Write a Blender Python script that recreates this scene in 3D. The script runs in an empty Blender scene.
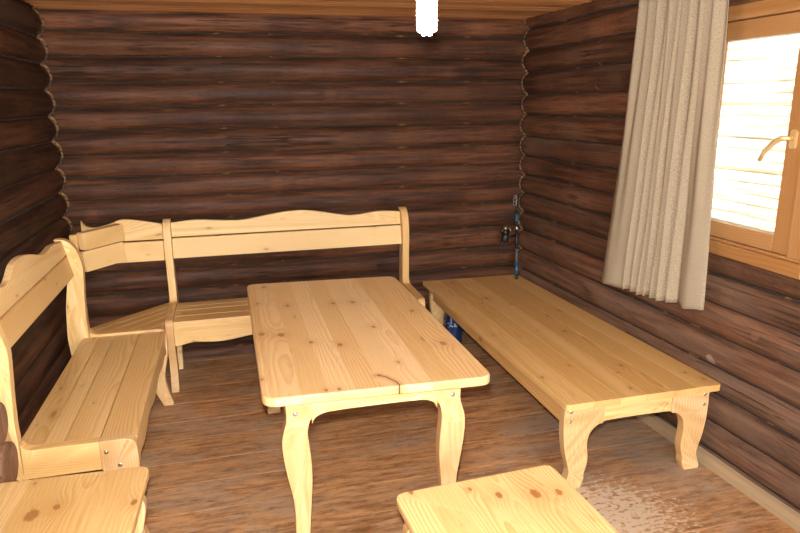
import bpy, math, random
from mathutils import Vector, noise, Matrix
random.seed(7)
C = bpy.context.scene.collection
sc = bpy.context.scene

# ------------------------------------------------------------------ materials
def new_mat(name):
    m = bpy.data.materials.new(name); m.use_nodes = True
    nt = m.node_tree
    for n in list(nt.nodes): nt.nodes.remove(n)
    out = nt.nodes.new('ShaderNodeOutputMaterial')
    return m, nt, out

class G:
    """tiny node-graph helper"""
    def __init__(s, nt): s.nt = nt
    def n(s, t, **kw):
        nd = s.nt.nodes.new(t)
        for k, v in kw.items(): setattr(nd, k, v)
        return nd
    def put(s, inp, v):
        if isinstance(v, bpy.types.NodeSocket): s.nt.links.new(v, inp)
        elif v is not None: inp.default_value = v
    def math(s, op, a, b=None, c=None, clamp=False):
        nd = s.n('ShaderNodeMath', operation=op, use_clamp=clamp)
        s.put(nd.inputs[0], a)
        if b is not None: s.put(nd.inputs[1], b)
        if c is not None: s.put(nd.inputs[2], c)
        return nd.outputs[0]
    def xyz(s, x, y, z):
        nd = s.n('ShaderNodeCombineXYZ')
        for i, v in enumerate((x, y, z)): s.put(nd.inputs[i], v)
        return nd.outputs[0]
    def noise(s, vec, scale, detail=3, rough=.55):
        nd = s.n('ShaderNodeTexNoise'); s.put(nd.inputs['Vector'], vec)
        nd.inputs['Scale'].default_value = scale; nd.inputs['Detail'].default_value = detail
        nd.inputs['Roughness'].default_value = rough
        return nd.outputs[0]
    def wn(s, v):
        nd = s.n('ShaderNodeTexWhiteNoise', noise_dimensions='1D'); s.put(nd.inputs['W'], v)
        return nd.outputs['Value'], nd.outputs['Color']
    def ss(s, v, a, b):
        nd = s.n('ShaderNodeMapRange', interpolation_type='SMOOTHSTEP'); s.put(nd.inputs[0], v)
        nd.inputs[1].default_value = a; nd.inputs[2].default_value = b
        return nd.outputs[0]
    def lin(s, v, a, b, c, d):
        nd = s.n('ShaderNodeMapRange'); s.put(nd.inputs[0], v)
        for i, x in enumerate((a, b, c, d)): nd.inputs[i+1].default_value = x
        return nd.outputs[0]
    def mix(s, f, a, b, mode='MIX'):
        nd = s.n('ShaderNodeMix', data_type='RGBA', blend_type=mode)
        s.put(nd.inputs[0], f); s.put(nd.inputs[6], a); s.put(nd.inputs[7], b)
        return nd.outputs[2]
    def sep(s, v):
        nd = s.n('ShaderNodeSeparateXYZ'); s.put(nd.inputs[0], v); return nd.outputs
    def attr(s, name):
        return s.n('ShaderNodeAttribute', attribute_name=name)
    def bsdf(s, out, **kw):
        b = s.n('ShaderNodeBsdfPrincipled')
        for k, v in kw.items(): s.put(b.inputs[k], v)
        s.nt.links.new(b.outputs[0], out.inputs[0]); return b
    def bump(s, h, st=.2, dist=.003):
        nd = s.n('ShaderNodeBump'); nd.inputs['Strength'].default_value = st
        nd.inputs['Distance'].default_value = dist; s.put(nd.inputs['Height'], h)
        return nd.outputs[0]

def c4(r, g, b): return (r, g, b, 1)
def srgb(r, g, b):
    f = lambda v: (v/255/12.92 if v/255 <= .04045 else ((v/255+.055)/1.065)**2.4)
    return (f(r), f(g), f(b), 1)

def pine(name, light=(.84,.565,.245), dark=(.66,.365,.115), bw=None, knots=(), kdens=.35, rough=.33, spec=.45, bvar=1.0, ringc=1.0, cracks=()):
    """varnished pine; wc = (along grain, across, depth) in metres, bid = board number"""
    m, nt, out = new_mat(name); g = G(nt)
    wc = g.attr('wc').outputs['Vector']; bid = g.attr('bid').outputs['Fac']
    a, c, d = g.sep(wc)[:3]
    if bw:
        k = g.math('FLOOR', g.math('DIVIDE', c, bw)); cl = g.math('SUBTRACT', c, g.math('MULTIPLY', g.math('ADD', k, .5), bw))
        bid = g.math('ADD', bid, g.math('MULTIPLY', k, 1.37))
    else: cl = g.math('SUBTRACT', c, g.attr('off').outputs['Fac'])
    rv, rc = g.wn(bid); r1, r2, r3 = g.sep(rc)[:3]
    ao = g.math('ADD', a, g.math('MULTIPLY', rv, 17.0))
    # knots: explicit ones and scattered ones
    ksum = 0.0; kmask = 0.0
    if kdens > 0:
        v = g.n('ShaderNodeTexVoronoi', voronoi_dimensions='2D', feature='F1')
        g.put(v.inputs['Vector'], g.xyz(g.math('MULTIPLY', ao, 3.2), g.math('ADD', g.math('MULTIPLY', c, 9.0), g.math('MULTIPLY', r2, 31)), 0.0))
        v.inputs['Scale'].default_value = 1.0
        dd = g.math('DIVIDE', v.outputs['Distance'], 9.0)
        cr, cg, cb = g.sep(v.outputs['Color'])[:3]
        on = g.math('LESS_THAN', cr, kdens)
        rad = g.math('ADD', .0025, g.math('MULTIPLY', g.math('MULTIPLY', cg, cg), .008))
        dk = g.math('DIVIDE', dd, rad)
        kmask = g.math('MULTIPLY', on, g.math('SUBTRACT', 1.0, g.ss(dk, .7, 1.25)))
        ksum = g.math('MULTIPLY', on, g.math('EXPONENT', g.math('MULTIPLY', g.math('MULTIPLY', dk, dk), -.12)))
    for (ka, kc, kr) in knots:
        da = g.math('MULTIPLY', g.math('SUBTRACT', a, ka), .62); dc = g.math('SUBTRACT', c, kc)
        q = g.math('DIVIDE', g.math('SQRT', g.math('ADD', g.math('MULTIPLY', da, da), g.math('MULTIPLY', dc, dc))), kr)
        q = g.math('ADD', q, g.math('MULTIPLY', g.math('SUBTRACT', g.noise(g.xyz(g.math('MULTIPLY', a, 60), g.math('MULTIPLY', c, 60), kr*900), 1.0, 2), .5), .9))
        mk = g.math('SUBTRACT', 1.0, g.ss(q, .70, 1.1))
        bp = g.math('EXPONENT', g.math('MULTIPLY', g.math('MULTIPLY', q, q), -.12))
        kmask = g.math('MAXIMUM', kmask, mk); ksum = g.math('ADD', ksum, bp)
    pc = g.math('MULTIPLY', g.math('SUBTRACT', r1, .5), .16)
    pd = g.math('ADD', .02, g.math('MULTIPLY', r2, .06))
    nv = g.xyz(g.math('MULTIPLY', ao, 1.6), g.math('MULTIPLY', cl, 5.0), g.math('MULTIPLY', d, 5.0))
    wob = g.math('MULTIPLY', g.math('SUBTRACT', g.noise(nv, 1.0, 2), .5), .05)
    x = g.math('SUBTRACT', cl, pc); y = g.math('ADD', d, pd)
    r = g.math('ADD', g.math('SQRT', g.math('ADD', g.math('MULTIPLY', x, x), g.math('MULTIPLY', y, y))), wob)
    r = g.math('ADD', r, g.math('MULTIPLY', ksum, .016)) if not isinstance(ksum, float) else r
    t = g.math('FRACT', g.math('MULTIPLY', r, 105.0))
    late = g.math('MULTIPLY', g.ss(t, .25, .93), g.math('SUBTRACT', 1.0, g.ss(t, .93, 1.0)))
    fib = g.noise(g.xyz(g.math('MULTIPLY', ao, 7.0), g.math('MULTIPLY', c, 260.0), g.math('MULTIPLY', d, 260.0)), 1.0, 3)
    col = g.mix(g.math('MULTIPLY', g.math('MULTIPLY', late, .95*ringc), g.math('ADD', .22, g.math('MULTIPLY', rv, .78))), c4(*light), c4(*dark))
    col = g.mix(g.math('MULTIPLY', g.math('SUBTRACT', fib, .3, clamp=True), .30), col, c4(*[v*.8 for v in dark]))
    tone = g.mix(r3, c4(.84*bvar+1-bvar, .74*bvar+1-bvar, .58*bvar+1-bvar), c4(1.07, 1.10, 1.18))
    col = g.mix(1.0, col, tone, 'MULTIPLY')
    if not isinstance(ksum, float):
        col = g.mix(g.math('MULTIPLY', g.math('MINIMUM', ksum, 1.0), .30), col, c4(.46, .20, .055))
        kcol = g.mix(g.noise(g.xyz(a, c, d), 140.0, 2), c4(.24, .075, .018), c4(.50, .21, .06))
        col = g.mix(g.math('MULTIPLY', kmask, .88), col, kcol)
    for (pts, w) in cracks:          # dark resin crack following a polyline
        best = None
        for (p, q) in zip(pts[:-1], pts[1:]):
            ux, uy = q[0]-p[0], q[1]-p[1]; L2 = ux*ux+uy*uy
            pa = g.math('SUBTRACT', a, p[0]); pcx = g.math('SUBTRACT', c, p[1])
            h = g.math('DIVIDE', g.math('ADD', g.math('MULTIPLY', pa, ux), g.math('MULTIPLY', pcx, uy)), L2, clamp=True)
            ex = g.math('SUBTRACT', pa, g.math('MULTIPLY', h, ux)); ey = g.math('SUBTRACT', pcx, g.math('MULTIPLY', h, uy))
            dist = g.math('SQRT', g.math('ADD', g.math('MULTIPLY', ex, ex), g.math('MULTIPLY', ey, ey)))
            best = dist if best is None else g.math('MINIMUM', best, dist)
        col = g.mix(g.math('MULTIPLY', g.math('SUBTRACT', 1.0, g.ss(best, w*3, w*9)), .45), col, c4(.50, .22, .07))
        col = g.mix(g.math('SUBTRACT', 1.0, g.ss(best, w*.6, w*1.4)), col, c4(.10, .025, .008))
    nb = g.bump(late, .05, .001)
    b = g.bsdf(out, **{'Base Color': col, 'Roughness': rough, 'Specular IOR Level': spec, 'Normal': nb})
    return m

def log_mat(name, base, lite, dustc, dust=.25, rough=.42, spec=.5, pegs=(), low=0.0):
    m, nt, out = new_mat(name); g = G(nt)
    wc = g.attr('wc').outputs['Vector']; bid = g.attr('bid').outputs['Fac']
    a, t, z = g.sep(wc)[:3]
    rv, rc = g.wn(bid); r1, r2, r3 = g.sep(rc)[:3]
    ao = g.math('ADD', a, g.math('MULTIPLY', rv, 23.0))
    st = g.noise(g.xyz(g.math('MULTIPLY', ao, 2.2), g.math('MULTIPLY', t, 26), bid), 1.0, 4, .62)
    fine = g.noise(g.xyz(g.math('MULTIPLY', ao, 9), g.math('MULTIPLY', t, 150), bid), 1.0, 3, .6)
    big = g.noise(g.xyz(g.math('MULTIPLY', ao, 1.1), g.math('MULTIPLY', t, 5), bid), 1.0, 3, .55)
    col = g.mix(g.ss(st, .34, .68), c4(*base), c4(*lite))
    col = g.mix(g.math('MULTIPLY', g.ss(fine, .5, .72), .7), col, c4(*[v*.35 for v in base]))
    tone = g.mix(r1, c4(.72, .70, .70), c4(1.3, 1.22, 1.15)); col = g.mix(1.0, col, tone, 'MULTIPLY')
    col = g.mix(g.math('MULTIPLY', g.ss(big, .46, .74), dust), col, c4(*dustc))
    if low:      # trodden-in dust on the lower courses
        dn = g.noise(g.xyz(g.math('MULTIPLY', ao, 3.0), g.math('MULTIPLY', t, 30), bid), 1.0, 4, .65)
        col = g.mix(g.math('MULTIPLY', g.math('MULTIPLY', g.math('SUBTRACT', 1.0, g.ss(z, .35, 1.25)), g.ss(dn, .30, .66)), low), col, c4(*dustc))
    # drying cracks
    ck = g.noise(g.xyz(g.math('MULTIPLY', ao, .9), g.math('MULTIPLY', t, 38), g.math('MULTIPLY', bid, 3.1)), 1.0, 2, .4)
    crack = g.math('SUBTRACT', 1.0, g.ss(g.math('ABSOLUTE', g.math('SUBTRACT', ck, .56)), .0, .014))
    crack = g.math('MULTIPLY', crack, g.ss(big, .40, .58))
    col = g.mix(g.math('MULTIPLY', crack, .8), col, c4(.008, .005, .004))
    # occasional knots
    v = g.n('ShaderNodeTexVoronoi', voronoi_dimensions='2D', feature='F1')
    g.put(v.inputs['Vector'], g.xyz(g.math('MULTIPLY', ao, 2.4), g.math('MULTIPLY', g.math('ADD', t, bid), 7), 0.0)); v.inputs['Scale'].default_value = 1
    kd = g.math('DIVIDE', v.outputs['Distance'], 7.0)
    on = g.math('LESS_THAN', g.sep(v.outputs['Color'])[0], .22)
    ring = g.math('MULTIPLY', on, g.math('SUBTRACT', 1.0, g.ss(kd, .008, .018)))
    col = g.mix(g.math('MULTIPLY', ring, .22), col, c4(*[min(1, v*1.9) for v in lite]))
    for (pa, pz, pr, pcol) in pegs:     # pale knots
        da = g.math('SUBTRACT', a, pa); dz = g.math('SUBTRACT', z, pz)
        q = g.math('SQRT', g.math('ADD', g.math('MULTIPLY', da, da), g.math('MULTIPLY', dz, dz)))
        qn = g.math('ADD', q, g.math('MULTIPLY', g.math('SUBTRACT', fine, .5), .012))
        col = g.mix(g.math('MULTIPLY', g.math('SUBTRACT', 1.0, g.ss(qn, pr*.75, pr*1.1)), .8), col, c4(*pcol))
    h = g.math('SUBTRACT', g.math('ADD', g.math('MULTIPLY', st, .6), g.math('MULTIPLY', fine, .4)), crack)
    rg = g.math('ADD', g.math('MULTIPLY', g.math('SUBTRACT', big, .5), .5), rough)
    g.bsdf(out, **{'Base Color': col, 'Roughness': rg, 'Specular IOR Level': spec, 'Normal': g.bump(h, .9, .006)})
    return m

def chink_mat(name, amt):
    m, nt, out = new_mat(name); g = G(nt)
    wc = g.attr('wc').outputs['Vector']
    n1 = g.noise(wc, 9.0, 3); n2 = g.noise(wc, 70.0, 3)
    f = g.math('MULTIPLY', g.ss(n1, .62-amt, .80-amt), g.ss(n2, .35, .6))
    col = g.mix(f, c4(.030, .017, .010), g.mix(n2, c4(.20, .085, .025), c4(.42, .235, .09)))
    g.bsdf(out, **{'Base Color': col, 'Roughness': .9, 'Normal': g.bump(n2, .8, .006)})
    return m

def plain(name, col, rough=.5, metal=0.0, spec=.5, nz=0.0, ns=40):
    m, nt, out = new_mat(name); g = G(nt)
    tc = g.n('ShaderNodeTexCoord').outputs['Object']
    nn = g.noise(tc, ns, 3)
    cc = g.mix(g.math('MULTIPLY', nn, max(nz, .02)), c4(*col), c4(*[v*.5 for v in col]))
    g.bsdf(out, **{'Base Color': cc, 'Roughness': rough, 'Metallic': metal, 'Specular IOR Level': spec})
    return m

def floor_mat():
    m, nt, out = new_mat('worn floor boards'); g = G(nt)
    wc = g.attr('wc').outputs['Vector']; bid = g.attr('bid').outputs['Fac']
    a, c, d = g.sep(wc)[:3]
    rv, rc = g.wn(bid); r1, r2, r3 = g.sep(rc)[:3]
    ao = g.math('ADD', a, g.math('MULTIPLY', rv, 19))
    st = g.noise(g.xyz(g.math('MULTIPLY', ao, 4.5), g.math('MULTIPLY', c, 40), bid), 1.0, 5, .7)
    fine = g.noise(g.xyz(g.math('MULTIPLY', ao, 16), g.math('MULTIPLY', c, 160), bid), 1.0, 3, .6)
    wear = g.noise(g.xyz(g.math('MULTIPLY', a, 2.4), g.math('MULTIPLY', c, 5.5), 3.3), 1.0, 5, .65)
    spot = g.noise(g.xyz(g.math('MULTIPLY', a, 9), g.math('MULTIPLY', c, 17), 9.1), 1.0, 5, .7)
    col = g.mix(g.ss(st, .33, .66), c4(.25, .108, .040), c4(.66, .355, .15))
    col = g.mix(1.0, col, g.mix(r1, c4(.80, .80, .82), c4(1.16, 1.10, 1.03)), 'MULTIPLY')
    col = g.mix(g.math('MULTIPLY', g.ss(wear, .44, .66), .62), col, c4(.42, .31, .215))
    col = g.mix(g.math('MULTIPLY', g.ss(fine, .52, .75), .6), col, c4(.055, .026, .014))
    col = g.mix(g.math('MULTIPLY', g.ss(spot, .60, .70), .5), col, c4(.085, .036, .016))
    mot = g.noise(g.xyz(g.math('MULTIPLY', a, 14), g.math('MULTIPLY', c, 42), 2.2), 1.0, 4, .7)
    col = g.mix(g.math('MULTIPLY', g.ss(mot, .50, .68), .5), col, c4(.52, .37, .24))
    col = g.mix(g.math('MULTIPLY', g.math('SUBTRACT', 1.0, g.ss(mot, .32, .46)), .5), col, c4(.12, .046, .018))
    # scraped pale patch in front of the low bed and grey dirt by the wall
    def blob(x0, y0, rx, ry):
        dx = g.math('DIVIDE', g.math('SUBTRACT', a, x0), rx); dy = g.math('DIVIDE', g.math('SUBTRACT', c, y0), ry)
        q = g.math('SQRT', g.math('ADD', g.math('MULTIPLY', dx, dx), g.math('MULTIPLY', dy, dy)))
        return g.math('SUBTRACT', 1.0, g.ss(q, .35, 1.15))
    pn = g.noise(g.xyz(g.math('MULTIPLY', a, 30), g.math('MULTIPLY', c, 60), 1.0), 1.0, 5, .72)
    p1 = g.math('MULTIPLY', blob(1.30, 1.95, .42, .34), 1.0)
    f1 = g.math('MULTIPLY', g.ss(p1, .02, .15), g.ss(g.math('ADD', g.math('MULTIPLY', p1, .17), g.math('SUBTRACT', pn, .5)), .095, .13))
    col = g.mix(g.math('MULTIPLY', p1, .35), col, c4(.40, .17, .05))
    col = g.mix(g.math('MULTIPLY', f1, .85), col, c4(.62, .50, .36))
    p2 = blob(1.70, 2.55, .55, .45)
    col = g.mix(g.math('MULTIPLY', g.math('MULTIPLY', p2, g.ss(wear, .3, .6)), .55), col, c4(.21, .17, .135))
    h = g.math('ADD', g.math('MULTIPLY', st, .5), g.math('MULTIPLY', spot, .6))
    rg = g.lin(wear, .3, .7, .42, .62)
    g.bsdf(out, **{'Base Color': col, 'Roughness': rg, 'Specular IOR Level': .4, 'Normal': g.bump(h, .45, .004)})
    return m

def ceil_mat():
    m, nt, out = new_mat('slatted ceiling'); g = G(nt)
    wc = g.attr('wc').outputs['Vector']; bid = g.attr('bid').outputs['Fac']
    a, c, d = g.sep(wc)[:3]
    rv, rc = g.wn(bid); r1, r2, r3 = g.sep(rc)[:3]
    st = g.noise(g.xyz(g.math('MULTIPLY', g.math('ADD', a, g.math('MULTIPLY', rv, 9)), 2), g.math('MULTIPLY', c, 60), bid), 1.0, 3, .6)
    col = g.mix(g.ss(st, .3, .7), c4(.42, .17, .055), c4(.80, .43, .17))
    col = g.mix(1.0, col, g.mix(r1, c4(.50, .45, .40), c4(1.15, 1.12, 1.1)), 'MULTIPLY')
    g.bsdf(out, **{'Base Color': col, 'Roughness': .45, 'Specular IOR Level': .4})
    return m

def linen():
    m, nt, out = new_mat('linen cloth'); g = G(nt)
    wc = g.attr('wc').outputs['Vector']; u, v, w = g.sep(wc)[:3]
    n1 = g.noise(g.xyz(g.math('MULTIPLY', u, 700), g.math('MULTIPLY', v, 130), 0.0), 1.0, 2)
    n2 = g.noise(g.xyz(g.math('MULTIPLY', u, 130), g.math('MULTIPLY', v, 700), 4.0), 1.0, 2)
    n3 = g.noise(wc, 420.0, 2)
    f = g.math('ADD', g.math('MULTIPLY', g.math('ADD', n1, n2), .4), g.math('MULTIPLY', n3, .25))
    col = g.mix(g.ss(f, .40, .64), c4(.20, .15, .092), c4(.51, .41, .285))
    dif = g.n('ShaderNodeBsdfDiffuse'); g.put(dif.inputs[0], col)
    tr = g.n('ShaderNodeBsdfTranslucent'); g.put(tr.inputs[0], col)
    nrm = g.bump(f, .35, .002); g.put(dif.inputs['Normal'], nrm)
    mx = g.n('ShaderNodeMixShader'); mx.inputs[0].default_value = .10
    nt.links.new(dif.outputs[0], mx.inputs[1]); nt.links.new(tr.outputs[0], mx.inputs[2]); nt.links.new(mx.outputs[0], out.inputs[0])
    return m

def glass():
    m, nt, out = new_mat('window glass'); g = G(nt)
    t = g.n('ShaderNodeBsdfTransparent'); t.inputs[0].default_value = c4(.95, .97, .96)
    gl = g.n('ShaderNodeBsdfGlossy'); gl.inputs['Roughness'].default_value = .02
    lw = g.n('ShaderNodeLayerWeight'); fac = g.math('ADD', .03, g.math('MULTIPLY', g.math('POWER', lw.outputs['Facing'], 4.0), .4))
    mx = g.n('ShaderNodeMixShader'); nt.links.new(fac, mx.inputs[0])
    nt.links.new(t.outputs[0], mx.inputs[1]); nt.links.new(gl.outputs[0], mx.inputs[2]); nt.links.new(mx.outputs[0], out.inputs[0])
    return m

def emis(name, col, s):
    m, nt, out = new_mat(name); g = G(nt)
    e = g.n('ShaderNodeEmission'); e.inputs[0].default_value = c4(*col); e.inputs[1].default_value = s
    nt.links.new(e.outputs[0], out.inputs[0]); return m

# ------------------------------------------------------------------ mesh builder
class MB:
    def __init__(s): s.v = []; s.f = []; s.mi = []; s.wc = []; s.bid = []; s.sm = []; s.off = 0.0
    def add(s, verts, faces, wc, bid=0.0, mi=0, smooth=False):
        o = len(s.v); s.v += [tuple(p) for p in verts]; s.wc += [tuple(p) for p in wc]; s.bid += [bid]*len(verts)
        for f in faces: s.f.append([i+o for i in f]); s.mi.append(mi); s.sm.append(smooth)
    def box(s, lo, hi, grain=0, bid=None, mi=0):
        x0, y0, z0 = lo; x1, y1, z1 = hi
        vs = [(x, y, z) for x in (x0, x1) for y in (y0, y1) for z in (z0, z1)]
        fs = [(0,1,3,2), (4,6,7,5), (0,4,5,1), (2,3,7,6), (0,2,6,4), (1,5,7,3)]
        s.add(vs, fs, [wmap(p, grain, lo, hi) for p in vs], rnd() if bid is None else bid, mi)
    def prism(s, prof, fn, t0, t1, wfn=None, bid=None, mi=0, smooth=False):
        """prof: closed 2-D outline; fn(p,q,t) -> xyz; extruded from t0 to t1"""
        n = len(prof)
        vs = [fn(p, q, t0) for p, q in prof]+[fn(p, q, t1) for p, q in prof]
        w = [(wfn or (lambda p, q, t: (p, q, t)))(p, q, t) for t in (t0, t1) for p, q in prof]
        area = sum(prof[i][0]*prof[(i+1) % n][1]-prof[(i+1) % n][0]*prof[i][1] for i in range(n))
        fs = [list(range(n))[::-1], list(range(n, 2*n))]+[(i, (i+1) % n, n+(i+1) % n, n+i) for i in range(n)]
        # fix orientation using the triple product of the mapping
        o = Vector(fn(0, 0, 0)); ax = Vector(fn(1, 0, 0))-o; ay = Vector(fn(0, 1, 0))-o; at = Vector(fn(0, 0, 1))-o
        if (ax.cross(ay).dot(at)*area*(t1-t0)) < 0: fs = [list(f)[::-1] for f in fs]
        s.add(vs, fs, w, rnd() if bid is None else bid, mi, smooth)
    def tube(s, pts, rad, seg=10, bid=0.0, mi=0, cap=True, smooth=True):
        pts = [Vector(p) for p in pts]; n = len(pts)
        rr = rad if isinstance(rad, (list, tuple)) else [rad]*n
        up = None; vs = []; w = []; L = 0
        for i, p in enumerate(pts):
            t = (pts[min(i+1, n-1)]-pts[max(i-1, 0)]).normalized()
            if up is None:
                up = Vector((0, 0, 1)) if abs(t.z) < .9 else Vector((1, 0, 0))
            u = (up-t*up.dot(t)).normalized(); up = u; b = t.cross(u)
            if i: L += (p-pts[i-1]).length
            for k in range(seg):
                th = 2*math.pi*k/seg
                vs.append(p+(u*math.cos(th)+b*math.sin(th))*rr[i]); w.append((L, th*rr[i], 0))
        fs = [(i*seg+k, i*seg+(k+1) % seg, (i+1)*seg+(k+1) % seg, (i+1)*seg+k) for i in range(n-1) for k in range(seg)]
        if cap: fs += [list(range(seg))[::-1], list(range((n-1)*seg, n*seg))]
        s.add(vs, fs, w, bid, mi, smooth)
    def build(s, name, mats, parent=None, bevel=0.0, segs=2):
        me = bpy.data.meshes.new(name); me.from_pydata(s.v, [], s.f); me.update()
        if not isinstance(mats, (list, tuple)): mats = [mats]
        for m in mats: me.materials.append(m)
        me.polygons.foreach_set('material_index', s.mi); me.polygons.foreach_set('use_smooth', s.sm)
        a = me.attributes.new('wc', 'FLOAT_VECTOR', 'POINT'); a.data.foreach_set('vector', [x for p in s.wc for x in p])
        e = me.attributes.new('off', 'FLOAT', 'POINT'); e.data.foreach_set('value', [s.off]*len(s.v))
        b = me.attributes.new('bid', 'FLOAT', 'POINT'); b.data.foreach_set('value', s.bid)
        o = bpy.data.objects.new(name, me); C.objects.link(o)
        if parent: o.parent = parent
        if bevel:
            md = o.modifiers.new('edge', 'BEVEL'); md.width = bevel; md.segments = segs; md.limit_method = 'ANGLE'; md.angle_limit = math.radians(40)
            md.harden_normals = False
        return o

def rnd(): return random.uniform(0, 50)
def wmap(p, grain, lo, hi):
    x, y, z = p
    # along grain, widest remaining side across, thin side = depth
    ax = [0, 1, 2]; ax.remove(grain); e = [abs(hi[i]-lo[i]) for i in range(3)]
    ac, ad = (ax if e[ax[0]] >= e[ax[1]] else ax[::-1])
    m = [(lo[i]+hi[i])/2 for i in range(3)]
    return (p[grain]-m[grain], p[ac]-m[ac], p[ad]-m[ad])

def cr(pts, n=6):
    """open Catmull-Rom through the points"""
    out = []; P = [pts[0]]+list(pts)+[pts[-1]]
    for i in range(1, len(P)-2):
        p0, p1, p2, p3 = P[i-1:i+3]
        for k in range(n):
            t = k/n
            out.append(tuple(.5*((2*p1[j])+(-p0[j]+p2[j])*t+(2*p0[j]-5*p1[j]+4*p2[j]-p3[j])*t*t+(-p0[j]+3*p1[j]-3*p2[j]+p3[j])*t**3) for j in range(2)))
    out.append(tuple(pts[-1])); return out
def clean(pr):
    o = []
    for p in pr:
        if not o or (abs(p[0]-o[-1][0])+abs(p[1]-o[-1][1])) > 1e-4: o.append(p)
    if abs(o[0][0]-o[-1][0])+abs(o[0][1]-o[-1][1]) < 1e-4: o.pop()
    return o
def rquad(c, rs, n=6):
    """polygon corners rounded with radius rs[i]"""
    out = []
    for i, p in enumerate(c):
        p = Vector(p); a = Vector(c[i-1]); b = Vector(c[(i+1) % len(c)]); r = rs[i]
        if r <= 0: out.append(tuple(p)); continue
        d1 = (a-p).normalized(); d2 = (b-p).normalized()
        s, e = p+d1*r, p+d2*r
        for k in range(n+1):
            t = k/n; out.append(tuple(s*(1-t)**2+p*2*t*(1-t)+e*t*t))
    return out

def tag(o, label, cat, group=None):
    o['label'] = label; o['category'] = cat
    if group: o['group'] = group
    return o
def thing(name, label, cat, loc=(0, 0, 0), group=None):
    o = bpy.data.objects.new(name, None); C.objects.link(o); o.location = loc; o.empty_display_size = .1
    return tag(o, label, cat, group)
def structure(o): o['kind'] = 'structure'; return o
def settle(root):
    """children were built in world space: move them under the root's own origin"""
    m = Matrix.Translation(-Vector(root.location))
    for c in root.children:
        if c.type == 'MESH': c.data.transform(m)
        for d in c.children:
            if d.type == 'MESH': d.data.transform(m)

# materials in use
TABLE = pine('pine panel table', light=(.84,.585,.29), dark=(.68,.39,.145), bw=.0815, kdens=.16, ringc=1.0,
    knots=[(2.42-y/1.06, x/1.06-.40, r) for x, y, r in ((0.116,3.212,0.010), (0.074,2.937,0.007), (0.071,2.516,0.013), (0.146,2.485,0.014), (0.205,2.867,0.010), (0.252,2.370,0.009), (0.356,2.312,0.010), (0.412,2.845,0.011), (0.502,2.835,0.012), (0.246,1.925,0.006), (0.288,1.922,0.007), (0.740,2.218,0.012), (0.732,2.633,0.009), (0.523,2.477,0.008), (0.050,2.069,0.006), (0.436,1.993,0.006))],
    cracks=[([(2.42-y/1.06, x/1.06-.40) for x, y in ((0.433,1.994), (0.456,1.975), (0.480,1.925), (0.484,1.900), (0.470,1.850))], .0022)])
def onstool(pts, cx, cy, rot):
    o = []
    for x, y, r in pts:
        dx, dy = x-cx, y-cy; o.append((-(-dx*math.sin(rot)+dy*math.cos(rot)), dx*math.cos(rot)+dy*math.sin(rot), r))
    return o
STOOL = pine('pine panel stool', bw=.092, kdens=.10, ringc=1.15, knots=onstool([(.709,1.587,.011), (.817,1.564,.016), (.89,1.552,.011), (.458,1.67,.008), (.637,1.639,.007)], .684, 1.487, math.radians(3.0)))
STOOLB = pine('pine panel stool with big knots', bw=.105, kdens=.10, ringc=1.15, knots=onstool([(-.632,1.856,.020), (-.57,1.878,.010), (-.352,1.842,.010), (-.667,2.031,.005)], -.585, 1.872, math.radians(-2.2)))
PINE = pine('pine boards', kdens=.40)
PINEL = pine('pale pine boards', light=(.85,.60,.275), dark=(.74,.43,.15), kdens=.42, rough=.5, spec=.3)
BED = pine('honey pine planks', light=(.82,.52,.205), dark=(.62,.32,.09), kdens=.12, rough=.30, knots=[(y, x-1.6, r) for x, y, r in ((1.403,4.004,.009), (1.455,3.598,.008), (1.421,3.512,.006), (1.693,3.193,.008), (1.661,2.930,.010), (1.454,2.510,.007), (1.272,2.984,.006), (1.274,2.423,.007), (1.580,3.449,.007), (1.684,2.444,.010), (1.628,2.376,.006), (1.912,2.294,.007), (1.944,2.214,.008), (1.584,2.216,.008))])
BEDSIDE = pine('honey pine side board', light=(.82,.52,.205), dark=(.62,.32,.09), kdens=.15, rough=.35, ringc=1.2, knots=[(.025, -.005, .014)])
PLEG = pine('curved pine legs', kdens=0.0, light=(.72,.47,.225), dark=(.57,.325,.125))
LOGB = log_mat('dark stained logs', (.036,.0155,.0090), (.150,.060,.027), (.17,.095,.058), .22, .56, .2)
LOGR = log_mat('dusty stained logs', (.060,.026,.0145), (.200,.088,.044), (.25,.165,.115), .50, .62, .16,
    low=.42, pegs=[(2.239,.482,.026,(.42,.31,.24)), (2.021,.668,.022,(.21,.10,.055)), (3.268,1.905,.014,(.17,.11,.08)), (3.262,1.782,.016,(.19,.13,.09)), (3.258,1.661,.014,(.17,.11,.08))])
LOGL = log_mat('shaded stained logs', (.032,.0145,.0085), (.105,.045,.022), (.17,.115,.08), .25, .6, .16)  # slightly darker stain tone for the left wall
LOGE = log_mat('sawn log ends', (.20,.105,.055), (.34,.19,.105), (.34,.24,.16), .4, .8, .2)
CHINK = chink_mat('tow between logs', .06)
CHINKC = chink_mat('tow in corners', .27)
FLOOR = floor_mat(); CEIL = ceil_mat(); LINEN = linen(); GLASS = glass()
WFRAME = pine('orange window wood', light=(.44,.225,.085), dark=(.31,.135,.042), kdens=.12, rough=.35)
STEEL = plain('zinc bolt', (.62,.60,.56), .35, 1.0)
BRASS = plain('brass', (.80,.58,.27), .42, .55)
BASEB = pine('rough edge strip', light=(.40,.29,.17), dark=(.26,.17,.09), kdens=.05, rough=.8)

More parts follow.
